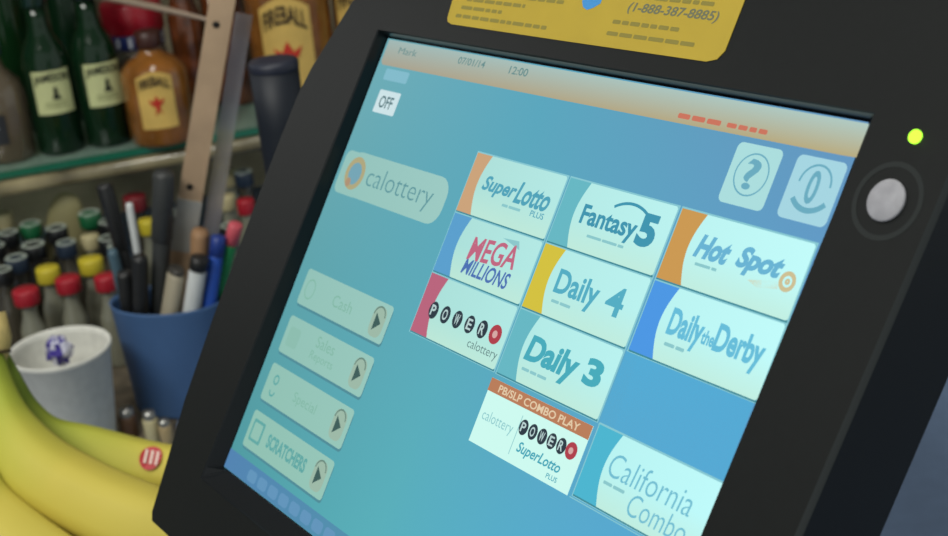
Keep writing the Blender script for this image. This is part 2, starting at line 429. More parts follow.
tile(2, 1, 'sb2', d_derby, 'white game button with a bright blue edge')
tile(0, 2, 'sp', d_power, 'white game button with a pink edge and lettered balls')
tile(1, 2, 'st', d_d3, 'white game button with teal edge in the third row')
tile(2, 3, 'sc', d_cal, 'white game button with a cyan edge at the lower right')
# combination button: white card under a brown strip
b = MB(); WH = emis('card_white', (206, 250, 240))
b.flat(mm([(171.8, 129.8), (236.3, 129.8), (236.3, 156.9), (171.8, 156.9)])[::-1], Z1, WH)
b.flat(mm([(171.8, 129.8), (236.3, 129.8), (236.3, 135.2), (171.8, 135.2)])[::-1], Z2, emis('brown_strip', (186, 126, 92)))
text(b, 'PB/SLP COMBO PLAY', (178.5, 131, 230, 134.2), Z3, emis('strip_ink', (228, 204, 170)), bold=.02)
text(b, 'calottery', (174.5, 142.4, 195, 148), Z2, PALE, bold=-.005)
balls(b, 200.5, 230, 142, 141.6, 2.9, Z2, True)
text(b, 'SuperLotto', (201, 147.3, 228, 152.8), Z2, TEAL, bold=.02, shear=.25); text(b, 'PLUS', (222, 153, 228.5, 155), Z2, TEAL, bold=.01)
b.flat(mm([(197.5, 138), (197.9, 138), (197.9, 154), (197.5, 154)])[::-1], Z2, PALE)
sub(b, 'game_button', 'white card button under a brown strip')
# cell outline lines beside the empty cells
b = MB()
for x0, y0, x1, y1 in ((238, 99.2, 302.6, 99.6), (238, 128, 302.6, 128.3), (237.5, 156.6, 302.6, 157.0)):
    b.flat(mm([(x0, y0), (x1, y0), (x1, y1), (x0, y1)])[::-1], Z1 - .0001, LINE)
b.flat(mm([(238, 99.6), (302.6, 99.6), (302.6, 128), (238, 128)])[::-1], Z1 - .0002, emis('empty_cell', (84, 172, 214)))
sub(b, 'empty_cell', 'empty blue cell in the button grid')

# round help and attention buttons
for i in range(2):
    x0 = 254 + 28.6 * i; b = MB(); F2 = emis('round_face%d' % i, ((172, 222, 222), (166, 214, 226))[i])
    R_(b, x0 - .3, 15.1, x0 + 21.6, 37.8, 2.4, Z1, F2); I2 = emis('icon_ink', (108, 172, 192))
    if i == 0:
        ring(b, x0 + 11, 26, 7.4, 8.0, Z2, I2); text(b, '?', (x0 + 7.6, 20.2, x0 + 14.4, 31.6), Z2, I2, bold=.02)
    else:
        ring(b, x0 + 11, 24.4, 6.4, 7.2, Z2, I2, a0=180, a1=360); text(b, '0', (x0 + 8.2, 19.5, x0 + 13.2, 31.4), Z2, I2, bold=.02); ring(b, x0 + 11.2, 24.2, 8.4, 10.4, Z2, I2, a0=40, a1=140)
    sub(b, 'icon_button', ('pale button with a question mark in a circle', 'pale button with an oval and a curved arrow')[i])
# four side buttons
M_ar = emis('arrow_dark', (66, 96, 92)); M_arf = emis('arrow_plate', (158, 186, 168)); GH = emis('ghost_ink', (132, 184, 166)); GH2 = emis('ghost_ink_blue', (98, 168, 164))
for i, (v0, v1) in enumerate(((120.8, 139), (145.4, 164.4), (170.4, 189.4), (195.2, 214))):
    b = MB(); R_(b, 9.3, v0 + 1.2, 90.3, v1 + 1.2, 2, Z1, emis('side_button_shadow', (82, 140, 152))); R_(b, 9, v0, 90, v1, 2, Z2, FACEL)
    m = (v0 + v1) / 2 + .3; R_(b, 76, m - 7.3, 87, m + 7.0, 4, Z3, M_arf); ring(b, 81.5, m - 2.6, 4.2, 5.0, Z4, emis('plate_edge', (106, 136, 124)), a0=185, a1=355)
    b.flat(mm([(79, m - 4), (84.6, m + .2), (79, m + 4.4)])[::-1], Z4, M_ar)
    if i == 0: ring(b, 17, m, 4, 4.7, Z3, GH, ry=1.1); text(b, 'Cash', (40, m - 3.2, 58, m + 2.6), Z3, GH)
    if i == 1: R_(b, 13, m - 5, 24, m + 5, 2, Z3, emis('ghost_patch', (142, 190, 176))); text(b, 'Sales', (40, m - 7, 57, m - 1.4), Z3, GH); text(b, 'Reports', (38, m + .6, 60, m + 6), Z3, GH)
    if i == 2: ring(b, 18, m - 2.8, 1.6, 2.6, Z3, GH2); ring(b, 18, m + 3, 1.8, 2.8, Z3, GH2, a0=0, a1=180); text(b, 'Special', (38, m - 3, 60, m + 3.4), Z3, GH)
    if i == 3: R_(b, 12.5, m - 6, 24, m + 5, 1, Z3, GH2); R_(b, 14, m - 4.6, 22.5, m + 3.6, 1, Z3 + .0001, FACEL); text(b, 'SCRATCHERS', (30, m - 3.6, 69, m + 3.4), Z3, GH2, bold=.04)
    sub(b, 'menu_button', ('topmost pale menu button with arrow', 'second pale menu button with arrow', 'third pale menu button with arrow', 'lowest pale menu button with blue capitals')[i])
b = MB(); b.flat(mm([(0, 219), (150, 219), (150, 228.8), (0, 228.8)])[::-1], Z1, screen_mat('footer_band', (92, 140, 186), (86, 150, 176), (84, 132, 178), (84, 148, 172), umax=.15))
for k in range(9): R_(b, 24 + k * 11, 221.4, 33 + k * 11, 227, 2, Z2, emis('footer_button', (100, 150, 188)))
sub(b, 'footer_bar', 'dim blue bar at the bottom edge of the screen')

# ------------------------------------------------------------------ bottle rack
SH = .15                                    # height of the glass shelf above the counter
pa = G(-60, 183.5, SH); pb = G(262, 127, SH)
dx = (pb - pa).normalized(); dn = Vector((-dx.y, dx.x, 0))
if dn.y < 0: dn = -dn
pe = pa + dx * .95; depth_ = .26
ps = pa - dx * .12
rack = thing('display_rack', 'glass and metal display rack holding the liquor bottles', 'shelf', Vector((pa.x, pa.y, CT)) + dx * .3)
M_glass = mat('shelf_glass', (196, 226, 212), .05, trans=.75, ior=1.3)
M_edge = mat('shelf_glass_edge', (34, 104, 80), .12, coat=.5)
M_rail = mat('rail_cream', (122, 114, 88), .25, coat=.5, noise=.35, nscale=18)
M_back = mat('rack_back', (170, 158, 130), .75, noise=.2, nscale=12)
def slab(mb, a, c, d0, d1, z0, z1, m):
    vs = [p + dn * d + Vector((0, 0, z)) for p in (a, c) for d in (d0, d1) for z in (z0, z1)]
    mb.add(vs, [(0, 1, 3, 2), (4, 6, 7, 5), (0, 4, 5, 1), (2, 3, 7, 6), (0, 2, 6, 4), (1, 5, 7, 3)], m)
b = MB(); slab(b, ps, pe, .002, depth_, -.006, 0, M_glass); child(b, 'glass_shelf', rack)
b = MB(); slab(b, ps, pe, -.001, .002, -.0065, .0004, M_edge); o = child(b, 'shelf_edge', rack); o['label'] = 'green glass shelf edge'
b = MB(); r0 = ps + Vector((0, 0, -.0175)); r1 = pe + Vector((0, 0, -.0155)); b.tube([r0 + dn * .004, r1 + dn * .004], .0085, M_rail, 16); child(b, 'front_rail', rack)
b = MB(); slab(b, ps, pe, depth_, depth_ + .012, -SH + .001, .62, M_back); child(b, 'back_panel', rack)
M_post = mat('rack_metal', (70, 68, 62), .4, metal=.6)
for q in (ps, pe):
    b = MB(); slab(b, q - dx * .012, q + dx * .012, -.004, depth_, -SH + .001, .62, M_post); child(b, 'side_panel', rack)
b = MB(); slab(b, ps, pe, -.06, depth_, .36, .372, M_post); child(b, 'upper_shelf', rack)
b = MB(); w0, w1 = W(60, -13, 1.39), W(214, 21, 1.44)
b.tube([Vector((w0.x, w0.y, CT + .362)), w0, W(150, 6, 1.42), w1, Vector((w1.x, w1.y, CT + .362))], .004, mat('bar_beige', (176, 156, 136), .35, metal=.3), 10); o = child(b, 'cross_bar', rack); o['label'] = 'beige metal bar'

# ------------------------------------------------------------------ bottles
def on_cyl(r, face, dz=0):
    """maps label millimetres (x across, y down from the label's middle) on to a bottle of radius r facing angle face"""
    def fn(x, y): a = face + (x / 1000) / r; return (r * math.sin(a), -r * math.cos(a), dz - y / 1000)
    return fn
def label_patch(mb, r, face, zc, w, h, m, top=None):
    fn = on_cyl(r, face, zc); vs = []; fs = []; N = 16
    for k in range(N + 1):
        x = -w / 2 + w * k / N; t = top(k / N) if top else 0
        vs += [fn(x, h / 2), fn(x, -h / 2 - t)]
    for k in range(N): fs.append((2 * k, 2 * k + 2, 2 * k + 3, 2 * k + 1))
    mb.add(vs, fs, m, True)
M_green = mat('bottle_green', (14, 40, 22), .1, coat=.15, spec=.4)
M_capg = mat('cap_dark_green', (14, 40, 28), .25, coat=.5)
M_lab = mat('label_cream', (196, 200, 146), .6, noise=.03)
M_labd = mat('label_ink', (36, 42, 28), .6)
M_amber = mat('amber_liquor', (152, 98, 44), .12, coat=.6, trans=.3, noise=.15, nscale=40)
M_laby = mat('label_yellow', (206, 172, 92), .55, noise=.05)
M_red = mat('cap_red', (170, 26, 44), .35, coat=.3)
M_redink = mat('label_red', (186, 46, 30), .6)
def face_cam(p): return math.atan2(-(CAM.x - p.x), -(CAM.y - p.y)) * -1

def whiskey(px, py, label, r=.0234, rotf=0.0, h=.19):
    p = G(px, py, SH + .001); t = thing('whiskey_bottle', label, 'bottle', p, 'green whiskey bottles', 0)
    f = math.atan2((CAM.x - p.x), -(CAM.y - p.y)) + rotf
    b = MB(); b.lathe([(r * .9, 0), (r, .004), (r, .090), (r * .96, .098), (r * .8, .109), (r * .56, .119), (.0105, .13), (.010, .155)], M_green, 32, None)
    body = b.build('body', t)
    b = MB(); label_patch(b, r + .0004, f, .065, 40, 44, M_lab)
    fn = on_cyl(r + .0014, f, .065)
    text(b, 'JAMESON', (-18.5, -19.5, 18.5, -8.5), 0, M_labd, bold=.02, fn=fn, bend=lambda a: -1.6 * math.sin(math.pi * a) + 1)
    for (x0, y0, x1, y1) in ((-1, -4.5, 4, 5), (-2.5, 3.5, 6, 7), (.2, -6.5, 3, -4)):
        v = [fn(x0, y1), fn(x1, y1), fn(x1 - .8, y0), fn(x0 + .8, y0)]; b.add(v, [(0, 1, 2, 3)], M_labd)
    for y in (10.5, 14): v = [fn(-11, y + .5), fn(0, y + .5), fn(11, y + .5), fn(11, y - .5), fn(0, y - .5), fn(-11, y - .5)]; b.add(v, [(0, 1, 4, 5), (1, 2, 3, 4)], mat('label_olive', (134, 140, 92), .6))
    b.build('label', body)['label'] = 'cream paper label with dark print'
    b = MB(); b.lathe([(.0122, .148), (.0128, .15), (.0128, .188), (.0115, .19)], M_capg, 24); b.build('cap', t)
    return t
whiskey(63, 149, 'dark green whiskey bottle with cream label, the left of the two side by side', rotf=.10)
whiskey(111, 141, 'dark green whiskey bottle with cream label, the one nearer the amber bottle', rotf=.22)

def flame(mb, fn, s, m, oy=0):
    for pts in ([(-3, 9), (-1.2, 2), (-3.2, -3), (0, -9), (2.8, -4), (1.6, 1), (3.6, 8), (.8, 4)], [(-1.5, -3), (-7, -6), (-5, -1), (-1.5, 1)], [(1.5, -3), (7, -6.5), (5, -2), (1.5, 1)]):
        mb.add([fn(x * s, y * s + oy) for x, y in pts], [tuple(range(len(pts)))], m)
def cinnamon(px, py, label, r, h, face=0, lw=34, lh=50, zc=.045, cap=M_red, sh=.55, nk=.36):
    p = G(px, py, SH + .001); t = thing('liquor_bottle', label, 'bottle', p, 'amber liquor bottles', 0)
    f = math.atan2((CAM.x - p.x), -(CAM.y - p.y)) + face
    b = MB(); b.lathe([(r * .92, 0), (r, .004), (r, h * sh), (r * .95, h * (sh + .05)), (r * .7, h * (sh + .13)), (r * .42, h * (sh + .18)), (r * nk, h * (sh + .22)), (r * nk, h * .9)], M_amber, 36)
    body = b.build('body', t)
    b = MB(); label_patch(b, r + .0005, f, zc, lw, lh, M_laby, top=lambda q: lh * .12 * math.sin(math.pi * q))
    fn = on_cyl(r + .0016, f, zc); s = lh / 40
    text(b, 'FIREBALL', (-lw * .42, -lh * .47, lw * .42, -lh * .28), 0, mat('label_black', (40, 26, 20), .6), bold=.02, fn=fn, bend=lambda a: -lh * .09 * math.sin(math.pi * a) + lh * .02)
    flame(b, fn, s * .9, M_redink, lh * .04)
    b.build('label', body)['label'] = 'yellow paper label with red flame'
    b = MB(); b.lathe([(r * (nk + .06), h * .86), (r * (nk + .09), h * .87), (r * (nk + .09), h), (r * (nk + .04), h * 1.01)], cap, 24); b.build('cap', t)
    return t
M_capb = mat('cap_dark_brown', (62, 34, 28), .4)
cinnamon(165, 138.5, 'small amber liquor bottle with yellow label beside the second green bottle', .0335, .112, -.05, 37, 52, .046, cap=M_capb, sh=.62, nk=.3)
cinnamon(302, 115, 'large amber liquor bottle with yellow label behind the dark post', .043, .33, -.12, 54, 96, .074)
cinnamon(384, 103, 'large amber liquor bottle half hidden by the corner of the terminal', .043, .33, -.35, 60, 92, .085)

# clear bottle with the wide red cap and striped collar, behind the small amber one
p = G(150, 118, SH + .001); t = thing('red_capped_bottle', 'clear bottle with a wide red cap and blue striped collar', 'bottle', p)
b = MB(); b.lathe([(.028, 0), (.031, .004), (.031, .068), (.029, .082)], mat('clear_bottle', (150, 140, 126), .08, trans=.6), 32); body = b.build('body', t)
b = MB(); b.lathe([(.0295, .0815), (.0300, .083), (.0300, .096), (.029, .097)], mat('collar_blue', (40, 52, 110), .35), 48)
for k in range(14):
    a = 2 * math.pi * k / 14; fnn = on_cyl(.0305, a, .0895); b.add([fnn(-1.8, 5), fnn(1.8, 5), fnn(1.8, -5), fnn(-1.8, -5)], [(0, 1, 2, 3)], mat('collar_white', (210, 214, 220), .35))
b.build('collar', t)
b = MB(); b.lathe([(.031, .0972), (.0320, .0985), (.0320, .126), (.030, .129)], M_red, 48); b.build('cap', t)

# squat dark flask at the far left edge
p = G(10, 157, SH + .001); t = thing('flask', 'dark clear glass flask with black label at the left edge', 'bottle', p)
b = MB(); b.lathe([(.025, 0), (.028, .004), (.028, .066), (.025, .078), (.013, .092), (.011, .098), (.011, .115)], mat('flask_glass', (122, 108, 88), .06, trans=.45, coat=.6), 32); body = b.build('body', t)
f = math.atan2(CAM.x - p.x, -(CAM.y - p.y)); b = MB(); label_patch(b, .0284, f - .35, .036, 26, 30, mat('flask_label', (38, 40, 44), .5))
text(b, '3', (-1, -8, 5, 1), 0, mat('flask_print', (196, 200, 206), .5), bold=.04, fn=on_cyl(.0288, f - .35, .036)); b.build('label', body)
b = MB(); b.lathe([(.0125, .105), (.0128, .106), (.0128, .128), (.012, .13)], mat('flask_cap_navy', (34, 38, 74), .3), 24)
for k in range(6):
    a = 2 * math.pi * k / 6; fnn = on_cyl(.0131, a, .117); b.add([fnn(-3.2, 9), fnn(-1.2, 9), fnn(3.2, -9), fnn(1.2, -9)], [(0, 1, 2, 3)], mat('collar_white', (210, 214, 220), .35))
b.build('cap', t)

# row behind on the glass shelf
def plain_bottle(px, py, r, h, m, capm, label, name='bottle_behind', group=None, z=SH + .001, neck=.4, cat='bottle', capr=None, hb=.6):
    p = G(px, py, z); t = thing(name, label, cat, p, group)
    b = MB(); b.lathe([(r * .92, 0), (r, .004), (r, h * hb), (r * .85, h * (hb + .07)), (r * neck, h * (hb + .2)), (r * neck, h * .92)], m, 24); b.build('body', t)
    cr = capr or r * (neck + .08)
    b = MB(); b.lathe([(cr * .96, h * .86), (cr, h * .87), (cr, h * .99), (cr * .9, h)], capm, 24); b.build('cap', t)
    return t
M_dgreen = mat('bottle_deep_green', (18, 50, 24), .12, coat=.2)
M_brownb = mat('bottle_brown', (92, 50, 26), .1, coat=.8, noise=.35, nscale=60)
M_blue = mat('cap_blue', (60, 96, 170), .15, metal=.5)
for (px, py, r, h, m, c, lab) in (
        (22, 128, .030, .25, M_dgreen, M_red, 'deep green bottle behind the flask at the left edge'),
        (88, 116, .022, .22, M_green, M_blue, 'green bottle with a blue cap between the two whiskey bottles'),
        (199, 110, .018, .17, M_brownb, M_capb, 'brown bottle standing between the amber bottle and the wooden strip'),
        (237, 101, .025, .27, M_brownb, M_red, 'brown bottle seen through the clear plastic strip')):
    plain_bottle(px, py, r, h, m, c, lab, name='liquor_bottle')

# ------------------------------------------------------------------ little bottles under the shelf
M_cl = mat('shot_clear', (140, 140, 122), .1, coat=.6, trans=.25)
M_dk = mat('shot_dark', (66, 62, 52), .12, coat=.6)
capc = {'red': mat('shot_cap_red', (158, 28, 42), .4), 'yellow': mat('shot_cap_yellow', (190, 174, 48), .4), 'black': mat('shot_cap_black', (22, 24, 26), .3, coat=.4),
        'green': mat('shot_cap_green', (26, 92, 56), .3, coat=.4), 'navy': mat('shot_cap_navy', (34, 46, 62), .35), 'cream': mat('shot_cap_cream', (178, 168, 128), .4),
        'maroon': mat('shot_cap_maroon', (110, 28, 34), .4)}
white_rim = mat('cap_rim_pale', (168, 178, 166), .35)
minis = [  # cap centre in the view, cap radius mm, colour, height mm
    (25, 290, 12, 'red', 88, 'clear little bottle with red cap, first of the red ones from the left'),
    (67, 278, 11.5, 'red', 88, 'clear little bottle with red cap between the two yellow capped ones'),
    (105, 276, 10.5, 'red', 88, 'clear little bottle with red cap half hidden by the blue cup'),
    (47, 268, 11, 'yellow', 90, 'clear little bottle with yellow cap, the left one of the yellow pair'),
    (90, 259, 11.5, 'yellow', 90, 'clear little bottle with yellow cap, the right one of the yellow pair'),
    (2, 270, 9.5, 'black', 88, 'little bottle with black cap at the left edge beside the red cap'),
    (16, 258, 11, 'navy', 88, 'little bottle with navy cap above the leftmost red cap'),
    (-4, 246, 9, 'black', 88, 'little bottle with black cap cut by the left edge'),
    (33, 245, 12, 'black', 90, 'dark little bottle with wide black cap behind the left yellow cap'),
    (8, 233, 10, 'black', 90, 'little bottle with black cap and pale rim at the left edge'),
    (56, 228, 11, 'black', 92, 'little bottle with black cap and pale rim below the olive pouch'),
    (30, 224, 11, 'green', 90, 'little bottle with green cap left of the olive pouch'),
    (66, 243, 10, 'navy', 88, 'little bottle with navy cap behind the red cap in the middle'),
    (79, 239, 9, 'cream', 88, 'little bottle with cream cap behind the right yellow cap'),
    (98, 237, 10.5, 'black', 88, 'little bottle with black cap behind the right yellow cap'),
    (89, 213, 11.5, 'green', 95, 'little bottle with green cap left of the dark leaning pen'),
    (108, 222, 10, 'black', 90, 'little bottle with black cap beside the dark leaning pen'),
    (3, 214, 10, 'cream', 95, 'little bottle with cream cap at the left edge below the rail'),
    (117, 246, 10, 'navy', 90, 'little bottle with navy cap just above the rim of the blue cup'),
    (134, 196, 12, 'maroon', 100, 'little bottle with maroon cap seen between the two dark pens'),
    (124, 262, 8.5, 'yellow', 90, 'little bottle with yellow cap just above the blue cup at its left'),
    (147, 220, 9, 'yellow', 95, 'little bottle with yellow cap seen between the dark pens'),
    (172, 214, 10, 'black', 92, 'little bottle with black cap left of the wooden strip'),
    (229, 226, 9, 'black', 92, 'little bottle with black cap right of the clear strip'),
    (226, 196, 9, 'cream', 95, 'little bottle with cream cap behind the clear strip'),
    (245, 200, 9, 'red', 95, 'little bottle with red cap at the edge of the terminal'),
    (243, 172, 10, 'navy', 100, 'little bottle with navy cap under the dark post'),
    (228, 172, 10, 'cream', 96, 'little bottle with cream cap left of the dark post')]
used = []
for px, py, r, c, h, lab in minis:
    p = G(px, py, h / 1000); p.z = CT + .0008
    for q in used:                           # keep neighbours from touching
        d = Vector((p.x - q.x, p.y - q.y, 0))
        if d.length < .0245: p += d.normalized() * (.0247 - d.length)
    used.append(p.copy())
    t = thing('miniature_bottle', lab, 'bottle', p, 'little bottles under the glass shelf'); hh = h / 1000; R = .0118
    b = MB(); bm_ = M_cl if c in ('red', 'yellow', 'cream') else M_dk
    b.lathe([(R * .92, 0), (R, .002), (R, hh * .5), (R * .95, hh * .56), (R * .62, hh * .7), (R * .55, hh * .8), (R * .55, hh * .9)], bm_, 20); b.build('body', t)
    rc = min(r / 1000, .0118); b = MB(); b.lathe([(rc * .97, hh * .845), (rc, hh * .855), (rc, hh * .985), (rc * .92, hh)], capc[c], 20)
    if c in ('black', 'green', 'navy'): b.lathe([(rc * .93, hh + .0001), (rc * .8, hh + .0009), (rc * .68, hh + .0001)], white_rim, 20, cap0=False, cap1=False)
    b.build('cap', t)

# olive pouch under the rail
p = G(46, 232, .09); p = Vector((p.x - .012, p.y + .055, CT + .0008))
t = thing('snack_pouch', 'olive rounded pouch standing under the glass shelf', 'pouch', p)
b = MB(); TM = Matrix.Rotation(.22, 4, 'Y') @ Matrix.Diagonal((1.0, .45, 1, 1))
b.lathe([(.021 * math.sin(math.pi * k / 16) ** .7 + .0005, .112 * (1 - math.cos(math.pi * k / 16)) / 2 + .001) for k in range(17)], mat('pouch_olive', (136, 130, 92), .5, noise=.08, nscale=25), 32, TM)
b.build('pouch_body', t)

# ------------------------------------------------------------------ foam cup with wrapped sweet
def cup_at(px, py, h): p = G(px, py, h); p.z = CT; return p
fp = cup_at(59.5, 347.5, .092)
d_ = (W(58.5, 350, 1) - CAM).length
dist = (fp + Vector((0, 0, .092)) - CAM).length / d_
rf = 51 * dist / F
fp.z += .0008
foam = thing('foam_cup', 'white foam cup holding a wrapped sweet behind the bananas', 'cup', fp)
M_foam = mat('foam_white', (208, 208, 200), .75, noise=.03, nscale=120)
b = MB(); hc = .092
b.lathe([(rf * .72, 0), (rf * .735, .003), (rf * .955, hc - .006), (rf * .99, hc - .0045), (rf, hc - .001), (rf * .985, hc), (rf * .93, hc - .001), (rf * .91, hc - .006), (rf * .70, .006)], M_foam, 56)
b.build('cup_body', foam)
b = MB(); fnn = on_cyl(rf * .91, math.atan2(CAM.x - fp.x, -(CAM.y - fp.y)) + .42, .05)
b.add([fnn(-1, -18), fnn(1, -18), fnn(3.2, 6), fnn(4.8, 20), fnn(2.6, 20)], [(0, 1, 2, 3, 4)], mat('cup_scratch', (150, 172, 178), .6))
fp2 = fp
# wrapped sweet on its stick inside the foam cup
M_foil = mat('foil_white', (206, 206, 224), .25, metal=.2); M_fp = mat('foil_purple', (50, 34, 130), .3, coat=.4)
sc = W(59, 350, dist * 1.0); sc = Vector((sc.x, sc.y, sc.z)); 
sweet = thing('wrapped_lollipop', 'sweet in crumpled white and purple foil inside the foam cup', 'candy', Vector((sc.x, sc.y, CT + .008)))
b = MB(); rr = random.Random(3); vs = []; fs = []; mi = []
N, K = 12, 8; rb = .0105
for j in range(K + 1):
    th = math.pi * j / K
    for k in range(N):
        ph = 2 * math.pi * k / N; q = rb * (1 + rr.uniform(-.22, .22)); vs.append((sc.x + q * math.sin(th) * math.cos(ph), sc.y + q * math.sin(th) * math.sin(ph), sc.z + q * 1.1 * math.cos(th)))
for j in range(K):
    for k in range(N):
        b.add([vs[j * N + k], vs[j * N + (k + 1) % N], vs[(j + 1) * N + (k + 1) % N], vs[(j + 1) * N + k]], [(3, 2, 1, 0)], M_fp if rr.random() < .42 else M_foil)
child(b, 'foil_wrapper', sweet)
b = MB(); b.tube([Vector((sc.x, sc.y, CT + .0075)), sc], .0018, mat('stick_white', (205, 205, 200), .6), 10); child(b, 'stick', sweet)

# ------------------------------------------------------------------ blue cup with pens
BH = .10
e0 = G(108, 303, BH); e1 = G(221, 303, BH); bp = (e0 + e1) / 2; bp.z = CT
hw = (e1 - e0).length / 2; bx_ = (e1 - e0).normalized(); by_ = Vector((-bx_.y, bx_.x, 0)); hd = hw * .66; bp += by_ * (hd - hw * .52) * (1 if by_.y > 0 else -1)
db = (bp + Vector((0, 0, BH)) - CAM).dot(RC @ Vector((0, 0, -1)))
bp.z += .0008
bin_ = thing('pen_cup', 'blue oval plastic cup full of pens standing behind the terminal edge', 'cup', bp)
b = MB(); b.lathe([(hw * .84, 0), (hw * .86, .003), (hw * .985, BH - .002), (hw, BH), (hw * .965, BH), (hw * .95, BH - .004), (hw * .90, .052)], mat('cup_blue', (70, 102, 146), .5, noise=.03, nscale=30), 64,
    Matrix.Translation(bp) @ Matrix((bx_, by_ * .66, Vector((0, 0, 1)))).transposed().to_4x4())
child(b, 'cup_body', bin_)
BC = bp + Vector((0, 0, BH))
def in_cup(px, py):                         # a point of the rim plane
    return G(px, py, BH)
def foot_of(top, rim, fl=.0532):             # where the line from top through the rim point meets the cup floor
    d = rim - top; t = (CT + fl - top.z) / d.z
    f = top + d * t; c = Vector((bp.x, bp.y, f.z)); e = f - c
    ex, ey = e.dot(bx_) / (hw * .80), e.dot(by_) / (hd * .74); q = math.hypot(ex, ey)
    if q > 1: f = c + bx_ * (ex / q * hw * .80) + by_ * (ey / q * hd * .74)
    return f
def pen(name, label, cat, top, rim, rad, parts, squash=1):
    """parts: list of (part name, material, t0, t1, radius scale) from the foot (0) to the top (1)"""
    if label in OVR: top, rim = (W(*OVR[label][0]), in_cup(*OVR[label][1]))
    f = foot_of(top, rim); SEG.append((label, top, rim, f, rad)); t = thing(name, label, cat, f, 'pens and tools in the blue cup'); ax = top - f
    for pn, m, t0, t1, k in parts:
        b = MB(); a, c = f + ax * t0, f + ax * t1
        b.tube([a, a.lerp(c, .04), a.lerp(c, .96), c], [rad * k * .8, rad * k, rad * k, rad * k * .8], m, 18, squash); child(b, pn, t)
    return t
dB = db
# where each pen ends above the cup, and where it crosses the rim
OVR = {'slim black marker leaning to the left out of the blue cup': ((104.0, 184.0, 1.1809), (135.1, 293.7)),
 'thick charcoal marker standing upright in the middle of the blue cup': ((164.0, 172.0, 1.1425), (159.5, 302.3)),
 'thin white pen between the two dark markers': ((129.0, 203.0, 1.1869), (144.6, 295.5)),
 'grey blue pen leaning left over the near rim of the blue cup': ((112.0, 250.0, 1.1904), (124.2, 298.6)),
 'white highlighter with dark cap leaning right in the blue cup': ((200.0, 257.0, 1.1597), (191.8, 307.7)),
 'beige box cutter with a long clip beside the white highlighter': ((177.0, 268.0, 1.166), (170.3, 309.0)),
 'short black marker at the left front of the blue cup': ((124.0, 272.0, 1.1799), (128.3, 305.4)),
 'black marker standing low between the thin white pen and the near rim': ((140.0, 256.0, 1.162), (141.1, 309.5)),
 'tan wooden brush handle in front of the taped strip': ((200.0, 230.0, 1.1703), (198.4, 299.0)),
 'bright blue marker at the right side of the blue cup': ((219.0, 236.0, 1.1659), (209.4, 303.4)),
 'green marker leaning against the bright blue one': ((236.0, 224.0, 1.1652), (217.4, 293.8)),
 'long pale wooden strip with drilled holes rising out of the blue cup': ((229.0, -40.0, 1.0785), (174.9, 292.5)),
 'clear plastic strip standing beside the wooden strip': ((244.0, 14.0, 1.1206), (201.9, 290.3))}
SEG = []
M_blk = mat('pen_black', (30, 31, 32), .4); M_chr = mat('pen_charcoal', (52, 54, 54), .45); M_wht = mat('pen_white', (200, 204, 204), .4)
pen('marker', 'slim black marker leaning to the left out of the blue cup', 'marker', W(104, 184, dB - .05), in_cup(134, 297), .0062, [('barrel', M_blk, 0, .62, .85), ('cap', M_blk, .60, 1, 1.1)])
pen('marker', 'thick charcoal marker standing upright in the middle of the blue cup', 'marker', W(164, 172, dB - .07), in_cup(153, 300), .0084, [('barrel', M_chr, 0, .65, .9), ('cap', M_chr, .63, 1, 1.05)])
pen('pen', 'thin white pen between the two dark markers', 'pen', W(129, 203, dB - .01), in_cup(146, 291), .0032, [('barrel', M_wht, .3, 1, 1), ('tip', M_blk, 0, .3, .8)])
pen('pen', 'grey blue pen leaning left over the near rim of the blue cup', 'pen', W(112, 250, dB - .02), in_cup(118, 300), .0045, [('barrel', mat('pen_greyblue', (70, 96, 110), .4), 0, 1, 1)])
pen('highlighter', 'white highlighter with dark cap leaning right in the blue cup', 'highlighter', W(200, 257, dB - .05), in_cup(190, 303), .0072, [('barrel', M_wht, 0, .90, 1), ('cap', M_blk, .88, 1, 1.05)])
pen('box_cutter', 'beige box cutter with a long clip beside the white highlighter', 'cutter', W(177, 268, dB - .05), in_cup(171, 304), .0090, [('handle', mat('cutter_beige', (160, 152, 132), .5), 0, .96, 1), ('end_cap', mat('cutter_slot', (60, 58, 54), .4), .95, 1, .9)], squash=.75)
pen('marker', 'short black marker at the left front of the blue cup', 'marker', W(124, 272, dB - .02), in_cup(127, 304), .0068, [('barrel', M_blk, 0, 1, 1)])
pen('marker', 'black marker standing low between the thin white pen and the near rim', 'marker', W(140, 256, dB - .02), in_cup(141, 306), .0066, [('barrel', M_blk, 0, 1, 1)])
pen('brush', 'tan wooden brush handle in front of the taped strip', 'brush', W(200, 230, dB - .03), in_cup(203, 300), .0095, [('handle', mat('brush_tan', (150, 116, 84), .6), 0, 1, 1)], squash=.8)
pen('marker', 'bright blue marker at the right side of the blue cup', 'marker', W(219, 236, dB - .03), in_cup(210, 305), .0058, [('barrel', mat('marker_blue', (40, 82, 176), .4), 0, .86, 1), ('cap', mat('marker_blue_cap', (30, 56, 130), .4), .84, 1, 1.08)])
pen('marker', 'green marker leaning against the bright blue one', 'marker', W(236, 224, dB - .02), in_cup(214, 297), .0055, [('barrel', mat('marker_green', (40, 140, 80), .4), 0, .86, 1), ('cap', mat('marker_pink', (196, 84, 96), .4), .84, 1, 1.08)])

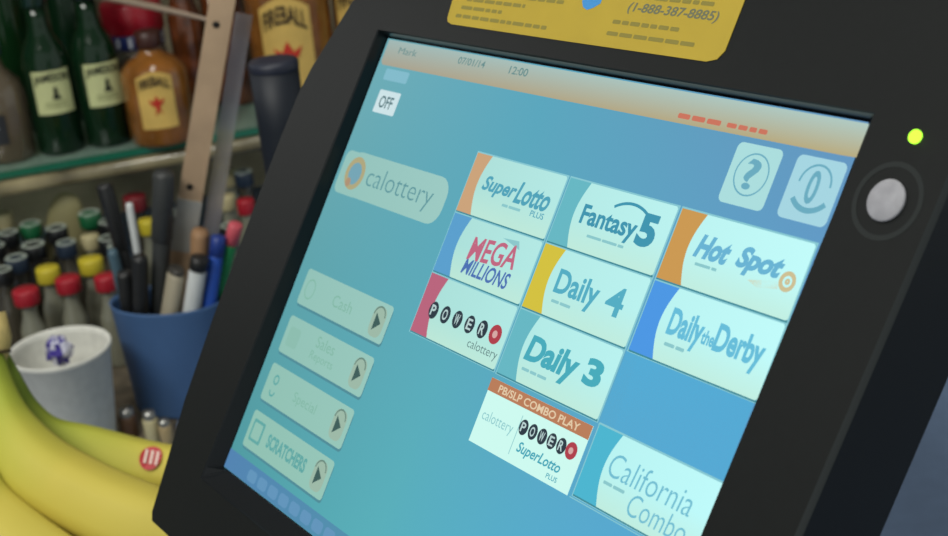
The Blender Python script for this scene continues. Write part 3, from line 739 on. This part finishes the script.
def flat_strip(name, label, cat, top_c, rim_c, width, thick, m, holes=(), extra=None):
    if label in OVR: top_c, rim_c = (W(*OVR[label][0]), in_cup(*OVR[label][1]))
    f = foot_of(top_c, rim_c); SEG.append((label, top_c, rim_c, f, width * .42)); t = thing(name, label, cat, f, 'pens and tools in the blue cup'); ax = (top_c - f); L_ = ax.length; z = ax.normalized()
    view = (CAM - f.lerp(top_c, .5)).normalized(); x = z.cross(view).normalized() * -1; y = z.cross(x)
    M = Matrix.Translation(f) @ Matrix((x, y, z)).transposed().to_4x4()
    b = MB(); w = width / 2
    b.box((-w, -thick / 2, 0), (w, thick / 2, L_), m, M)
    o = child(b, 'strip_body', t)
    for hz in holes:
        b = MB(); b.lathe([(.0028, -thick * .62), (.0028, thick * .62)], mat('hole_dark', (30, 26, 22), .8), 16, M @ Matrix.Translation((w * .18, 0, hz * L_)) @ Matrix.Rotation(math.pi / 2, 4, 'X')); child(b, 'drilled_hole', t)
    for (pn, mm_, a, c, k) in (extra or []):
        b = MB(); b.box((-w * k, -thick * .8, a * L_), (w * k, thick * .8, c * L_), mm_, M); child(b, pn, t)
    return t
M_wood = mat('wood_strip', (186, 158, 128), .55, noise=.07, nscale=22)
flat_strip('wooden_strip', 'long pale wooden strip with drilled holes rising out of the blue cup', 'ruler', W(229, -40, dB - .12), in_cup(175, 291), .0195, .004, M_wood, holes=(.44, .85),
           extra=[('tape_wrap', mat('tape_grey', (160, 160, 156), .4), .265, .405, 1.04)])
flat_strip('plastic_strip', 'clear plastic strip standing beside the wooden strip', 'ruler', W(244, 14, dB - .085), in_cup(204, 290), .0135, .003, mat('clear_plastic', (214, 210, 214), .2, trans=.8, coat=.8))

# ------------------------------------------------------------------ dark post behind the terminal
tp = W(273, 62, 1.05); rp = 25 * 1.05 / F
t = thing('cylindrical_post', 'smooth blue black cylindrical post rising behind the terminal', 'post', Vector((tp.x, tp.y, CT + .0004)))
b = MB(); hp = tp.z - CT
b.lathe([(.045, 0), (.045, .006), (rp * .9, .014), (rp * .92, hp * .5), (rp * .98, hp - .05), (rp, hp - .006)], mat('post_blueblack', (20, 26, 36), .55), 40); b.build('shaft', t)
b = MB(); b.lathe([(rp, hp - .006), (rp * 1.02, hp - .005), (rp * 1.02, hp - .001), (rp * .95, hp + .001), (rp * .5, hp + .0015)], mat('post_cap', (34, 38, 52), .45), 40); b.build('end_cap', t)

# ------------------------------------------------------------------ bananas on a box
def banana_mat():
    m = bpy.data.materials.new('banana_skin'); m.use_nodes = True; nt = m.node_tree; b = nt.nodes['Principled BSDF']
    at = nt.nodes.new('ShaderNodeAttribute'); at.attribute_name = 'along'
    r = nt.nodes.new('ShaderNodeValToRGB'); e = r.color_ramp.elements
    e[0].position = 0; e[0].color = lin((112, 132, 42)); e[1].position = .5; e[1].color = lin((204, 188, 80))
    x = e.new(.2); x.color = lin((166, 174, 62)); x = e.new(.9); x.color = lin((208, 190, 88)); x = e.new(1.0); x.color = lin((70, 60, 30))
    tc = nt.nodes.new('ShaderNodeTexCoord'); nz = nt.nodes.new('ShaderNodeTexNoise'); nz.inputs['Scale'].default_value = 30
    nt.links.new(tc.outputs['Object'], nz.inputs['Vector'])
    ad = nt.nodes.new('ShaderNodeMath'); ad.operation = 'MULTIPLY_ADD'; ad.inputs[1].default_value = .1; nt.links.new(nz.outputs['Fac'], ad.inputs[0]); nt.links.new(at.outputs['Fac'], ad.inputs[2])
    s_ = nt.nodes.new('ShaderNodeMath'); s_.operation = 'SUBTRACT'; s_.inputs[1].default_value = .05; nt.links.new(ad.outputs[0], s_.inputs[0])
    nt.links.new(s_.outputs[0], r.inputs['Fac']); nt.links.new(r.outputs['Color'], b.inputs['Base Color'])
    b.inputs['Roughness'].default_value = .6; b.inputs['Specular IOR Level'].default_value = .3; return m
M_ban = banana_mat()
def spline(P, n):
    out = []
    for i in range(len(P) - 1):
        a = P[max(i - 1, 0)]; b_ = P[i]; c = P[i + 1]; d = P[min(i + 2, len(P) - 1)]
        for k in range(n):
            t = k / n; out.append(.5 * ((2 * b_) + (c - a) * t + (2 * a - 5 * b_ + 4 * c - d) * t * t + (3 * b_ - a - 3 * c + d) * t ** 3))
    out.append(P[-1]); return out
def banana(parent, pts, rads, green=0.0):
    P = [W(*p) for p in pts]; path = spline(P, 6); rad = [r.x for r in spline([Vector((r, 0, 0)) for r in rads], 6)]
    N = 20; vs = []; fs = []; prev = None; al = []
    for i, p in enumerate(path):
        t = (path[min(i + 1, len(path) - 1)] - path[max(i - 1, 0)]).normalized()
        a = prev if prev is not None else Vector((.1, .2, .97)); a = (a - t * a.dot(t)).normalized(); prev = a; c = t.cross(a)
        for k in range(N):
            q = 2 * math.pi * k / N; rr = rad[i] * (1 + .045 * math.cos(5 * q)); vs.append(p + (a * math.cos(q) + c * math.sin(q)) * rr); al.append(i / (len(path) - 1) - green)
    for i in range(len(path) - 1):
        for k in range(N): fs.append((i * N + k, i * N + (k + 1) % N, (i + 1) * N + (k + 1) % N, (i + 1) * N + k))
    fs += [tuple(range(N - 1, -1, -1)), tuple((len(path) - 1) * N + k for k in range(N))]
    b = MB(); b.add(vs, fs, M_ban, True); o = b.build('banana')
    at = o.data.attributes.new('along', 'FLOAT', 'POINT')
    for i, v in enumerate(al): at.data[i].value = v
    bpy.context.view_layer.update(); o.parent = parent; o.matrix_parent_inverse = parent.matrix_world.inverted()
    return o, path, rad
bb = W(70, 500, .90); BXH = .0436
bunch = thing('banana_bunch', 'bunch of yellow green bananas with a small red sticker', 'fruit', Vector((bb.x, bb.y, CT + BXH)))
ban1, path1, rad1 = banana(bunch, [(-4, 352, .95), (8, 378, .95), (24, 410, .955), (48, 436, .96), (90, 451, .965), (140, 466, .965), (190, 474, .96), (232, 474, .955), (252, 470, .95)],
       [.0072, .0085, .0105, .0138, .0172, .0184, .0172, .011, .004], .22)
banana(bunch, [(-10, 350, .94), (-4, 392, .925), (8, 432, .915), (40, 472, .905), (95, 504, .90), (150, 526, .895), (205, 536, .89), (238, 532, .885)], [.0075, .0125, .019, .0235, .0245, .024, .0165, .005], .0)
banana(bunch, [(-18, 350, .935), (-32, 400, .915), (-38, 452, .895), (-24, 505, .885), (15, 545, .875), (70, 580, .87), (120, 600, .868), (160, 606, .865)], [.0075, .012, .018, .022, .0235, .022, .015, .005], .0)
b = MB(); b.tube([W(-14, 318, .94), W(-6, 340, .94), W(-8, 352, .942), W(-8, 362, .94)], [.013, .0115, .011, .009], mat('banana_crown', (196, 176, 112), .6, noise=.1, nscale=60), 16); child(b, 'crown', bunch)
b = MB(); b.tube([W(-8, 349.5, .941), W(-8, 352.5, .941)], [.0122, .0122], mat('banana_dark', (70, 56, 34), .7), 16); child(b, 'stem_scar', bunch)
# sticker on the first banana
i = min(range(len(path1)), key=lambda k: (path1[k] - W(158, 470, .965)).length)
c = path1[i]; ax = (path1[i + 1] - path1[i - 1]).normalized(); vw = (CAM - c).normalized(); upv = (Vector((0, 0, 1)) * .55 + vw * .85); upv = (upv - ax * upv.dot(ax)).normalized(); sd = ax.cross(upv)
b = MB(); M_s1 = mat('fruit_sticker_red', (186, 52, 58), .4); M_s2 = mat('fruit_sticker_white', (226, 200, 190), .4)
def on_ban(x, y, k=1.03):                   # x along, y around
    a = y / rad1[i]; return c + ax * x + (upv * math.cos(a) + sd * math.sin(a)) * rad1[i] * 1.046 * k
P_ = [on_ban(.0075 * math.cos(q), .0085 * math.sin(q), 1.02) for q in [2 * math.pi * k / 24 for k in range(24)]]; b.add(P_, [tuple(range(24))], M_s1)
for xs in (-.0038, .0002, .0040): b.add([on_ban(xs - .0011, -.0045, 1.05), on_ban(xs + .0008, -.0045, 1.05), on_ban(xs + .0020, .0045, 1.05), on_ban(xs + .0002, .0045, 1.05)], [(0, 1, 2, 3)], M_s2)
o = b.build('fruit_sticker', ban1); bpy.context.view_layer.update(); o.matrix_world = Matrix.Identity(4); o['label'] = 'small oval red and white sticker'
low = min((o_.matrix_world @ v.co).z for o_ in bunch.children if o_.name.startswith('banana') for v in o_.data.vertices)
print('BANANA LOW', low - CT, [(round(p_.x,3),round(p_.y,3),round(p_.z-CT,3)) for p_ in path1[::8]])
# box under them
bx = W(30, 560, .90)
b = MB(); M_card = mat('cardboard', (150, 118, 80), .8, noise=.06)
b.box((-.17, -.10, 0), (.10, .055, BXH), M_card, Matrix.Translation((bx.x, bx.y, CT)) @ Matrix.Rotation(-.45, 4, 'Z'))
o = b.build('cardboard_box'); tag(o, 'low cardboard box carrying the bananas on the counter', 'box')

# small things on the counter between the cups
b = MB(); q = G(138, 402, .0); 
b.box((-.42, -.13, 0), (.03, .30, .0005), mat('mat_brown', (84, 76, 62), .7, noise=.3, nscale=50), Matrix.Translation((q.x, q.y + .05, CT)) @ Matrix.Rotation(.12, 4, 'Z'))
# (the mat lies under cups and bottles, so it is drawn as part of the counter top)
o = child(b, 'counter_mat', co); o['label'] = 'dark brown liner on the counter top'
for px, py, r, h, m, lab in ((154, 441, .0062, .028, mat('lighter_cream', (190, 180, 140), .4), 'cream coloured lighter standing below the blue cup'),
                             (168, 443, .0055, .022, mat('lighter_tan', (170, 150, 110), .4), 'short tan lighter beside the terminal edge'),
                             (131, 436, .0075, .026, mat('lighter_brown', (84, 60, 40), .4), 'brown lighter standing between foam cup and blue cup')):
    p = G(px, py, 0.0006); p.z = CT + .0006
    t = thing('lighter', lab, 'lighter', p, 'lighters in front of the blue cup')
    b = MB(); b.lathe([(r * .95, 0), (r, .001), (r, h * .72), (r * .95, h * .75)], m, 18); b.build('body', t)
    b = MB(); b.lathe([(r * .8, h * .74), (r * .82, h * .76), (r * .8, h)], mat('lighter_metal', (150, 150, 146), .3, metal=.8), 14); b.build('metal_top', t)
